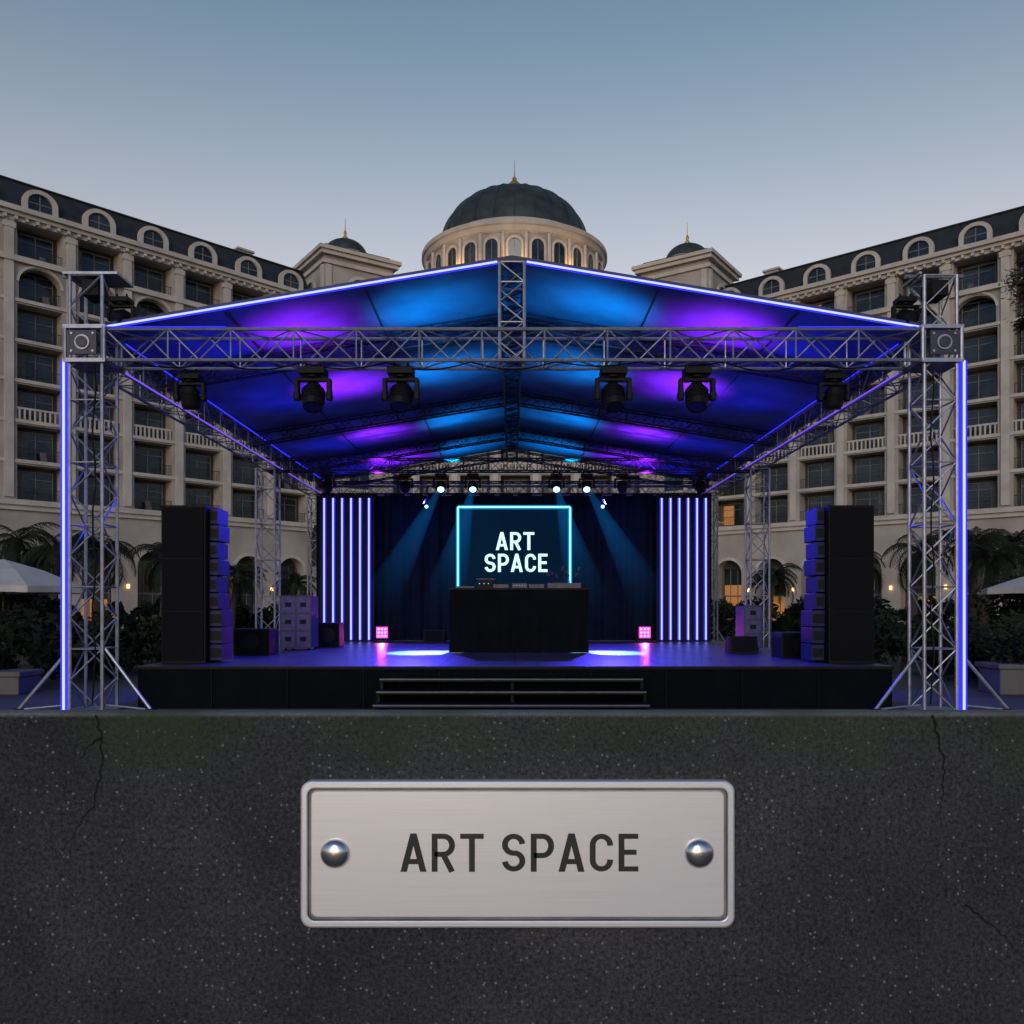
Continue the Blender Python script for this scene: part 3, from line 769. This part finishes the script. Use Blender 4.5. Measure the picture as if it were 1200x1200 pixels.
rs = random.Random(11)
def wing(G, u0, bw, nb, dormers=True, nst=7, roof=True, arched_row=5):
    S, S2, RC, GL, FR, RL = G['stucco'], G['stucco2'], G['recess'], G['glass'], G['frame'], G['rail']
    U1 = u0+bw*nb; ZB = 10.6; SH = 3.3; ZC = ZB+SH*nst
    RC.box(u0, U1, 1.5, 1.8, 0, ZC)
    hp = .62
    for b in range(nb+1):
        u = u0+bw*b
        S.box(u-hp, u+hp, 0, 1.49, ZB, ZC)
        S2.box(u-.34, u+.34, -.22, -.003, ZB+.3, ZC-.2)
        S2.box(u-.46, u+.46, -.28, -.003, ZC-.9, ZC-.45)
        S.box(u-.85, u+.85, -.15, 3.0, 0, 6.2)
    for s in range(nst+1):
        z = ZB+SH*s
        S.box(u0, U1, .02, 1.48, z-.28, z+.16)
        if 0 < s < nst: S2.box(u0, U1, -.12, .018, z-.16, z+.12)
    # belts and main cornice
    S2.box(u0, U1, -.55, -.0, ZB-.35, ZB+.05); S2.box(u0, U1, -.3, -.0, ZB-.75, ZB-.353)
    S2.box(u0, U1, -.35, 0.0, ZB+SH*(nst-1)-.25, ZB+SH*(nst-1)+.22)
    S2.box(u0, U1, -.9, .3, ZC+.35, ZC+.75); S2.box(u0, U1, -.6, .3, ZC+.05, ZC+.347); S2.box(u0, U1, -.3, .3, ZC-.3, ZC+.047)
    k = 0
    while u0+k*.8 < U1:  # brackets
        S2.box(u0+k*.8, u0+k*.8+.25, -.55, -.31, ZC-.25, ZC+.04); k += 1
    for b in range(nb):
        c = u0+bw*(b+.5); a0, a1 = c-bw/2+hp, c+bw/2-hp
        for s in range(nst):
            z = ZB+SH*s
            ww = (a1-a0)*.40
            zt = z+2.7
            GL.box(c-ww, c+ww, 1.40, 1.44, z+.2, zt)
            for uu in (c-ww, c-.03, c+ww-.08): FR.box(uu, uu+.08, 1.34, 1.395, z+.2, zt)
            FR.box(c-ww, c+ww, 1.335, 1.39, zt-.08, zt); FR.box(c-ww, c+ww, 1.335, 1.39, z+2.0, z+2.06)
            if rs.random() < .35: G['drape'].box(c-ww+.1, c-ww+.1+ww*rs.uniform(.2,.5), 1.375, 1.398, z+.22, zt-.1)
            if rs.random() < .02: G['warm'].box(c+.1, c+ww-.15, 1.375, 1.398, z+.4, zt-.2)
            if rs.random() < .3:  # balcony furniture
                uu = c+rs.uniform(-.9,.6); G['drape'].box(uu, uu+.45, .6, 1.0, z+.17, z+.62); G['drape'].box(uu, uu+.45, .95, 1.0, z+.62, z+1.05)
            if s == arched_row:
                arch_spandrel(S, a0, a1, z+.16, z+SH-.28, c, z+1.55, (a1-a0)/2-.12, .05, .9, ry=1.3)
                arch_ring(S2, c, z+1.55, (a1-a0)/2-.14, (a1-a0)/2+.08, -.06, .05, sq=.88)
            # railing: dark metal
            RL.box(a0, a1, .10, .14, z+1.08, z+1.13)
            m = 16
            for q in range(m): 
                uu = a0+(a1-a0)*(q+.5)/m; RL.box(uu-.014, uu+.014, .11, .13, z+.16, z+1.08)
            if s in (2,):
                m = 9; S2.box(a0, a1, .0, .095, z+.98, z+1.14)
                for q in range(m):
                    uu = a0+(a1-a0)*(q+.5)/m; S2.box(uu-.07, uu+.07, .0, .09, z+.16, z+.98)
        # ground arcade
        arch_spandrel(S, c-bw/2, c+bw/2, 0, ZB-.76, c, 5.6, bw/2-.86, -.02, 1.45, ry=1.6)
        arch_ring(S2, c, 5.6, bw/2-.88, bw/2-.55, -.12, -.02, zb=None, sq=.95)
        GL.box(c-1.3, c+1.3, 1.40, 1.44, .2, 6.2)
        for uu in (-1.3,-.45,.4,1.22): FR.box(c+uu, c+uu+.08, 1.33, 1.39, .2, 6.2)
        FR.box(c-1.3, c+1.3, 1.325, 1.385, 3.1, 3.25)
        if rs.random() < .6:
            G['warm'].box(c-1.2, c+1.15, 1.392, 1.398, .4, rs.uniform(2.2, 4.6))
        G['warm2'].box(c-bw/2-.1, c-bw/2+.1, -.35, -.17, 3.6, 3.95)
    if roof:
        zc = ZC+.75; zr = ZC+3.75
        RF = G['roof']
        RF.quad((u0,-.1,zc),(U1,-.1,zc),(U1,1.7,zr),(u0,1.7,zr)); RF.box(u0, U1, 1.7, 15, zr-.3, zr)
        G['roof:d'].box(u0, U1, 1.55, 1.85, zr+.002, zr+.12)
        G['stucco:end'].box(u0+.01, U1-.01, 1.81, 15, 0, zr-.31)
        for uu in (u0+bw*7.7,):   # roof plant
            G['stucco:end'].box(uu, uu+1.6, 4, 6, zr+.01, zr+1.4); G['stucco2'].box(uu-.15, uu+1.75, 3.85, 6.15, zr+1.4, zr+1.6)
    if dormers:
        for b in range(nb):
            c = u0+bw*(b+.5); sp_ = ZC+1.75; zb = ZC+.75
            GL.box(c-.95, c+.95, .14, .18, zb+.25, sp_)
            GL.poly([(c+.95*math.cos(math.pi*q/10), .14, sp_+.8*math.sin(math.pi*q/10)) for q in range(11)])
            arch_ring(S2, c, sp_, .95, 1.35, -.12, .3, sq=.82, zb=zb)
            arch_ring(G['roof:d'], c, sp_, 1.2, 1.42, .301, 2.0, sq=.84, zb=zb)
            S2.box(c-1.5, c+1.5, -.18, .2, zb+.003, zb+.22)
            FR.box(c-.04, c+.04, .09, .135, zb+.25, sp_+.7); FR.box(c-.95, c+.95, .085, .13, sp_-.05, sp_+.03)
def place(o, d, inw):
    o = Vector(o); d = Vector(d).normalized(); inw = Vector(inw).normalized()
    return lambda p: (o.x+d.x*p[0]+inw.x*p[1], o.y+d.y*p[0]+inw.y*p[1], p[2])
HN = {'stucco':'walls','stucco2':'cornices_and_trim','recess':'loggia_walls','glass':'windows','frame':'window_frames','rail':'balcony_railings','drape':'curtains_and_chairs','warm':'lit_rooms','warm2':'wall_lanterns','roof':'mansard_roof','roof:d':'dormer_roofs','stucco:end':'rear_block'}
hl = empty("hotel_wing_building"); G = Group()
wing(G, .62-4.7*3, 4.7, 9); G.emit(hl, HN, xf=place((-41.4,69,0),(1,1,0),(-1,1,0)))
hr = empty("hotel_wing_building.001"); G = Group()
wing(G, 3.78-2.4-4.8*3, 4.8, 9); G.emit(hr, HN, xf=place((44.6,74.4,0),(-1,.855,0),(.855,1,0)))

hc = empty("domed_hotel_building"); G = Group()
wing(G, 0, 4.6, 9, dormers=False); 
G.emit(hc, HN, xf=place((-20.3,96.5,0),(1,0,0),(0,1,0)))
G = Group()
# attic
G['stucco'].box(-13.2, 14, 98.5, 113, 34, 38.3)
G['stucco2'].box(-13.6, 14.4, 98.1, 113.4, 38.3, 38.8)
G['roof'].poly([(-13.4,98.3,38.8),(14.2,98.3,38.8),(13,100,41),(-12.2,100,41)])
G['roof'].box(-12.2, 13, 100, 112, 38.9, 41)
DC = (.3, 104.5, 0)
G['stucco'].lathe(DC, [(10.6,36),(10.6,43.6)], 72)
G['stucco2'].lathe(DC, [(10.6,43.2),(10.9,43.4),(11.1,43.9),(11.3,44.0),(11.3,44.5),(9.6,44.6),(9.6,45.4),(9.3,45.6),(9.0,45.7)], 72)
G['stucco2'].lathe(DC, [(10.6,38.6),(11.1,38.8),(11.1,39.2),(10.6,39.3)], 72)
nwin = 26
for k in range(nwin):
    t = 2*math.pi*(k+.5)/nwin
    rad = Vector((math.cos(t), math.sin(t))); tan = Vector((-math.sin(t), math.cos(t)))
    def xf(p, rad=rad, tan=tan): return (DC[0]+rad.x*(10.55-p[1])+tan.x*p[0], DC[1]+rad.y*(10.55-p[1])+tan.y*p[0], p[2])
    tmp = Group()
    tmp['glass'].poly([(-.72,-.06,39.8),(.72,-.06,39.8)]+[(.72*math.cos(math.pi*q/10),-.06,41.9+.72*math.sin(math.pi*q/10)) for q in range(11)])
    arch_ring(tmp['stucco2'], 0, 41.9, .72, .98, -.22, .0, zb=39.6)
    tmp['frame'].box(-.03,.03,-.12,-.07,39.8,42.5)
    for kk, mb in tmp.d.items():
        i0 = len(G[kk].v); G[kk].v += [xf(p) for p in mb.v]; G[kk].f += [tuple(i0+j for j in f) for f in mb.f]
    t2 = 2*math.pi*k/nwin; a = Vector((math.cos(t2), math.sin(t2)))
    G['stucco2'].cyl((DC[0]+a.x*10.75,DC[1]+a.y*10.75,39.3),(DC[0]+a.x*10.75,DC[1]+a.y*10.75,43.3),.22,.19,n=10)
    G['warm2'].cyl((DC[0]+a.x*11.2,DC[1]+a.y*11.2,39.25),(DC[0]+a.x*11.2,DC[1]+a.y*11.2,39.45),.07,n=8)
G['domeroof'].lathe(DC, [(9.0*math.cos(R(t)), 45.6+7.0*math.sin(R(t))) for t in range(0, 91, 5)], 72)
for k in range(24):
    t = 2*math.pi*k/24; prev = None
    for q in range(0, 86, 5):
        p = (DC[0]+9.02*math.cos(R(q))*math.cos(t), DC[1]+9.02*math.cos(R(q))*math.sin(t), 45.6+7.02*math.sin(R(q)))
        if prev: G['domeroof:rib'].cyl(prev, p, .07, n=5, caps=False)
        prev = p
G['gold'].lathe((DC[0],DC[1],52.4), [(1.1,0),(1.15,.25),(.8,.35),(.8,.7),(1.0,.8),(.9,1.2),(.5,1.6),(.25,1.9),(.3,2.1),(.1,2.3),(.06,2.4),(.03,4.4)], 24)
HN2 = dict(HN); HN2.update({'domeroof':'dome','domeroof:rib':'dome_ribs','gold':'lantern_and_spire'})
G.emit(hc, HN2, smooth=('domeroof','gold'))
# drum uplights (lit lamps on the drum ledge)
for k in range(5):
    t = R(-160+35*k)
    l = bpy.data.lights.new("drum_uplight", 'POINT'); l.energy = 260; l.color = (1,.55,.22); l.shadow_soft_size = .2
    o = bpy.data.objects.new("drum_uplight", l); scene.collection.objects.link(o); o.location = (DC[0]+12.2*math.cos(t), DC[1]+12.2*math.sin(t), 39.7); o.parent = hc

def pavilion(G, C, u, v, dome):
    C = Vector(C); u = Vector(u); v = Vector(v); lu, lv = u.length, v.length; un = u.normalized(); vn = v.normalized()
    def add(fn, org, d, inw):
        tmp = Group(); fn(tmp)
        X = place((org.x,org.y,0), (d.x,d.y,0), (inw.x,inw.y,0))
        for kk, mb in tmp.d.items():
            i0 = len(G[kk].v); G[kk].v += [X(p) for p in mb.v]; G[kk].f += [tuple(i0+j for j in f) for f in mb.f]
    def body(t):
        t['stucco'].box(0, lu, 0, lv, 0, 39.2)
        t['stucco2'].box(-.25, lu+.25, -.25, lv+.25, 38.3, 38.7)
        t['stucco2'].box(-.5, lu+.5, -.5, lv+.5, 39.2, 39.6); t['stucco2'].box(-.75, lu+.75, -.75, lv+.75, 39.61, 40.0)
        t['stucco2'].box(-.2, lu+.2, -.2, lv+.2, 34.1, 34.6)
        t['roof'].box(.2, lu-.2, .2, lv-.2, 40.0, 40.5)
    add(body, C, un, vn)
    def face(L):
        def f(t):
            c = L/2
            arch_ring(t['stucco2'], c, 36.2, 1.05, 1.4, -.2, 0, zb=34.8)
            t['glass'].poly([(c-1.05,-.03,34.8),(c+1.05,-.03,34.8)]+[(c+1.05*math.cos(math.pi*q/12),-.03,36.2+1.05*math.sin(math.pi*q/12)) for q in range(13)])
            t['frame'].box(c-.04,c+.04,-.09,-.04,34.8,37.2)
            for a in (.15, L-.75): t['stucco2'].box(a, a+.6, -.18, -.003, 11, 38.2)
            for s in range(7):
                z = 11.4+3.3*s; t['glass'].box(c-1.1, c+1.1, -.03, .05, z, z+2.2)
                t['stucco2'].box(c-1.3, c+1.3, -.15, -.035, z-.25, z-.02); t['frame'].box(c-.04, c+.04, -.08, -.035, z, z+2.2)
                t['stucco2'].box(c-1.3, c+1.3, -.15, -.035, z+2.22, z+2.45)
        return f
    add(face(lu), C, un, vn)
    add(face(lv), C, vn, un)
    add(face(lv), C+u, vn, -un)
    dc = C+u*.5+v*.5; dc = (dc.x, dc.y, 0)
    G['stucco2'].lathe(dc, [(2.7,40.4),(2.7,40.9),(2.5,41.0)], 32)
    G['domeroof'].lathe(dc, [(2.5*math.cos(R(t)), 40.9+2.0*math.sin(R(t))) for t in range(0,91,9)], 32)
    G['gold'].lathe((dc[0],dc[1],42.8), [(.35,0),(.3,.4),(.12,.6),(.2,.9),(.05,1.2),(.02,2.6)], 12)
for nm, C, u, v in (("hotel_pavilion_tower", (-19.8,90), (6.6,4.3), (-4.2,6)), ("hotel_pavilion_tower.001", (21,91.2), (-6.6,4.3), (4.2,6))):
    e = empty(nm); G = Group(); pavilion(G, C, u, v, 0); G.emit(e, HN2, smooth=('domeroof',))

# ------------------------------------------------------------------ vegetation
def palm(name, x, y, h, fl, seed, nf=26, leaf='leaf', lean=.3):
    rnd = random.Random(seed); e = empty(name, (x,y,0)); G = Group()
    prev = Vector((0,0,0)); N = 9
    for k in range(1, N+1):
        t = k/N; p = Vector((lean*t*t, .1*math.sin(t*3), h*t))
        r = .17*(1-.35*t)*(1+h/30); G['trunk'].cyl(prev, p, r*1.12, r*.9, n=10, caps=False); prev = p
    top = prev
    G['trunk'].cyl(top-Vector((0,0,.3)), top+Vector((0,0,.25)), .22, .08, n=10)
    for f_ in range(nf):
        az = 2*math.pi*f_/nf*2.39996*nf/6.28+rnd.uniform(-.2,.2)
        el = rnd.uniform(-25, 75); L = fl*rnd.uniform(.8,1.1)
        dh = Vector((math.cos(az), math.sin(az), 0)); p = top.copy(); ang = R(el); seg = 9
        mk = leaf if rnd.random() < .65 else ('leaf2' if leaf == 'leaf' else 'leaf')
        for s in range(seg):
            d2 = dh*math.cos(ang)+Vector((0,0,1))*math.sin(ang); q = p+d2*(L/seg)
            G[mk].cyl(p, q, .02, n=3, caps=False)
            sd = Vector((-dh.y, dh.x, 0))
            for sgn in (-1, 1):
                for m in range(3):
                    b = p.lerp(q, m/3+.1)
                    ll = L*.30*math.sin(math.pi*min(1,(s+m/3+.8)/(seg+.8)))*rnd.uniform(.8,1.1)
                    tip = b+(sd*sgn*.85+d2*.55+Vector((0,0,-.35-rnd.random()*.3)))*ll
                    wv = d2*(.035+.01*fl)
                    G[mk].poly([b-wv*.5, b+wv*.5, tip])
            p = q; ang -= R(rnd.uniform(11,17))
    G.emit(e, {'trunk':'trunk','leaf':'fronds_dark','leaf2':'fronds_light','leafr':'fronds_brown'})
k = 0
for x, y, h, fl in ((-20.5,38,4.4,2.3),(-17.6,36,4.2,2.2),(-15.2,37,3.9,2.1),(-24,41,5.0,2.3),(-13.2,40,3.2,1.9),
                    (17.4,37,4.2,2.2),(20.5,38,4.8,2.4),(23.2,40,4.7,2.3),(18.8,34,3.6,2.0),(15.4,39,3.8,2.0),(12.6,42,3.2,1.8),(-11.2,43,3.0,1.8)):
    palm("palm_tree" + (".%03d" % k if k else ""), x, y, h, fl, 20+k); k += 1

def shrub(name, boxes, n, seed, size=.12, mats=('leaf','leaf2')):
    rnd = random.Random(seed); e = empty(name); G = Group()
    clumps = []
    for (x0,x1,y0,y1,z0,z1) in boxes:
        vol = (x1-x0)*(y1-y0)
        for _ in range(int(6+vol*3)):
            clumps.append((Vector((rnd.uniform(x0,x1), rnd.uniform(y0,y1), rnd.uniform(z0,z1))), rnd.uniform(.25,.6), mats[0] if rnd.random()<.65 else mats[1]))
        G['trunk'].cyl(((x0+x1)/2,(y0+y1)/2,0),((x0+x1)/2+.1,(y0+y1)/2,(z0+z1)/2),.08,.03)
    for i2 in range(n):
        c, r, mk = clumps[i2 % len(clumps)]
        v = Vector((rnd.gauss(0,1), rnd.gauss(0,1), rnd.gauss(0,1))).normalized()*r*rnd.uniform(.5,1.05)
        p = c+v
        if p.z < 0.02: continue
        a = Vector((rnd.gauss(0,1), rnd.gauss(0,1), rnd.gauss(0,1))).normalized(); b = a.orthogonal().normalized(); s = size*rnd.uniform(.6,1.3)
        G[mk].quad(p-a*s, p-b*s*.45, p+a*s, p+b*s*.45)
    G.emit(e, {'trunk':'stems','leaf':'leaves_dark','leaf2':'leaves_light','leafr':'leaves_brown'})
shrub("shrub_bed", [(-15.5,-9.6,19,21,.2,1.3),(-13,-8.2,22,24,.3,1.2)], 9000, 1)
shrub("shrub_bed.001", [(10.2,15.5,19,21,.2,1.4),(8.3,13,22.5,24,.3,1.3)], 9000, 2)
shrub("hedge", [(-30,-8,44,46,.3,1.9)], 12000, 3, .22)
shrub("hedge.001", [(9,30,44,46,.3,1.9)], 12000, 4, .22)
shrub("bush", [(-22,-17,30,32,.3,2.4)], 5000, 5, .16)
shrub("bush.001", [(17,23,29,31,.3,2.5)], 5000, 6, .16)
# tall brown-leaved tree at right edge
def tree(name, x, y, h, cr, ch, seed):
    rnd = random.Random(seed); e = empty(name, (x,y,0)); G = Group()
    prev = Vector((0,0,0))
    for k2 in range(1,9):
        p = Vector((.15*math.sin(k2), .1*math.cos(k2*1.3), h*k2/8)); G['trunk'].cyl(prev,p,.28*(1-k2/10),.28*(1-(k2+1)/10.0)+.01,n=8,caps=False); prev = p
    cl = []
    for _ in range(46):
        z = h-ch*rnd.random(); a = rnd.uniform(0,6.28); rr = cr*math.sqrt(rnd.random())*(.5+.5*math.sin(math.pi*min(1,(h-z)/ch+.1)))
        c = Vector((rr*math.cos(a), rr*math.sin(a), z)); cl.append((c, rnd.uniform(.35,.8), rnd.choice(['leafr','leaf2','leaf','leafr'])))
        G['trunk'].cyl((0,0,z-.8), c, .05, .015, n=5, caps=False)
    for i2 in range(9000):
        c, r, mk = cl[i2 % 46]
        p = c+Vector((rnd.gauss(0,.5), rnd.gauss(0,.5), rnd.gauss(0,.5)))*r
        a = Vector((rnd.gauss(0,1), rnd.gauss(0,1), rnd.gauss(0,1))).normalized(); b = a.orthogonal().normalized(); s = rnd.uniform(.09,.17)
        G[mk].quad(p-a*s, p-b*s*.5, p+a*s, p+b*s*.5)
    G.emit(e, {'trunk':'trunk_and_limbs','leaf':'leaves_dark','leaf2':'leaves_olive','leafr':'leaves_brown'})
tree("tall_tree", 25.2, 40, 18.6, 1.7, 4.2, 9)

# ------------------------------------------------------------------ parasols, planters, tables
def parasol(name, x, y, r, ze, za):
    e = empty(name, (x,y,0)); G = Group(); n = 8
    G['wood'].cyl((0,0,0),(0,0,za),.035,n=10)
    top = (0,0,za)
    for k2 in range(n):
        a0, a1 = 2*math.pi*k2/n, 2*math.pi*(k2+1)/n
        A = (r*math.cos(a0), r*math.sin(a0), ze); B = (r*math.cos(a1), r*math.sin(a1), ze)
        Mx = ((A[0]+B[0])/2*.98, (A[1]+B[1])/2*.98, ze+.02)
        A2 = (A[0]*.5,A[1]*.5,ze+(za-ze)*.6); B2 = (B[0]*.5,B[1]*.5,ze+(za-ze)*.6)
        W_ = G['white']
        W_.poly([A,Mx,B,B2,A2]); W_.poly([A2,B2,top])
        W_.poly([A,Mx,(Mx[0],Mx[1],ze-.16),(A[0],A[1],ze-.18)]); W_.poly([Mx,B,(B[0],B[1],ze-.18),(Mx[0],Mx[1],ze-.16)])
        G['wood'].cyl((0,0,ze-.3),(A[0]*.96,A[1]*.96,ze-.01),.012,n=5)
    G['wood'].cyl((0,0,za),(0,0,za+.12),.04,.01,n=8)
    G['planter'].cyl((0,0,0),(0,0,.1),.35,n=20)
    G.emit(e, {'wood':'pole_and_ribs','white':'canvas','planter':'base'})
parasol("parasol", -14.9, 25, 2.3, 2.32, 3.15)
parasol("parasol.001", 17.9, 28, 2.3, 2.35, 3.0)
parasol("parasol.002", -19.5, 31, 2.2, 2.5, 3.2)
def planter(name, x0, x1, y0, y1, h):
    e = empty(name); G = Group()
    G['planter'].box(x0,x1,y0,y1,0,h-.1); G['planter:rim'].box(x0-.05,x1+.05,y0-.05,y1+.05,h-.1,h)
    G.emit(e, {'planter':'box','planter:rim':'rim'}, bevels={'planter':.02,'planter:rim':.02})
planter("planter", -11.6, -9.6, 16.6, 17.4, .45); planter("planter.001", 9.5, 11.5, 16.6, 17.4, .6)
shrub("potted_plant", [(-11.4,-9.8,16.8,17.2,.55,1.0)], 1800, 8, .07)
shrub("potted_plant.001", [(9.7,11.4,16.8,17.2,.7,1.2)], 1800, 9, .07)
def table(name, x, y):
    e = empty(name, (x,y,0)); G = Group()
    G['wood'].cyl((0,0,.72),(0,0,.76),.45,n=24); G['wood'].cyl((0,0,0),(0,0,.72),.04,n=10); G['wood'].cyl((0,0,0),(0,0,.03),.25,n=16)
    for a in (0.3, 2.2, 4.2):
        cx_, cy_ = .85*math.cos(a), .85*math.sin(a)
        G['wood:c'].box(cx_-.21,cx_+.21,cy_-.21,cy_+.21,.43,.47)
        for sx in (-.19,.19):
            for sy in (-.19,.19): G['wood:c'].box(cx_+sx-.015,cx_+sx+.015,cy_+sy-.015,cy_+sy+.015,0,.43 if sy<0 else .9)
        G['wood:c'].box(cx_-.2,cx_+.2,cy_+.18,cy_+.2,.6,.9)
    G.emit(e, {'wood':'table','wood:c':'chairs'})
table("cafe_table", -14.2, 25.5); table("cafe_table.001", 17.5, 27); table("cafe_table.002", -11.2, 26.5); table("cafe_table.003", 12.5, 26.5)
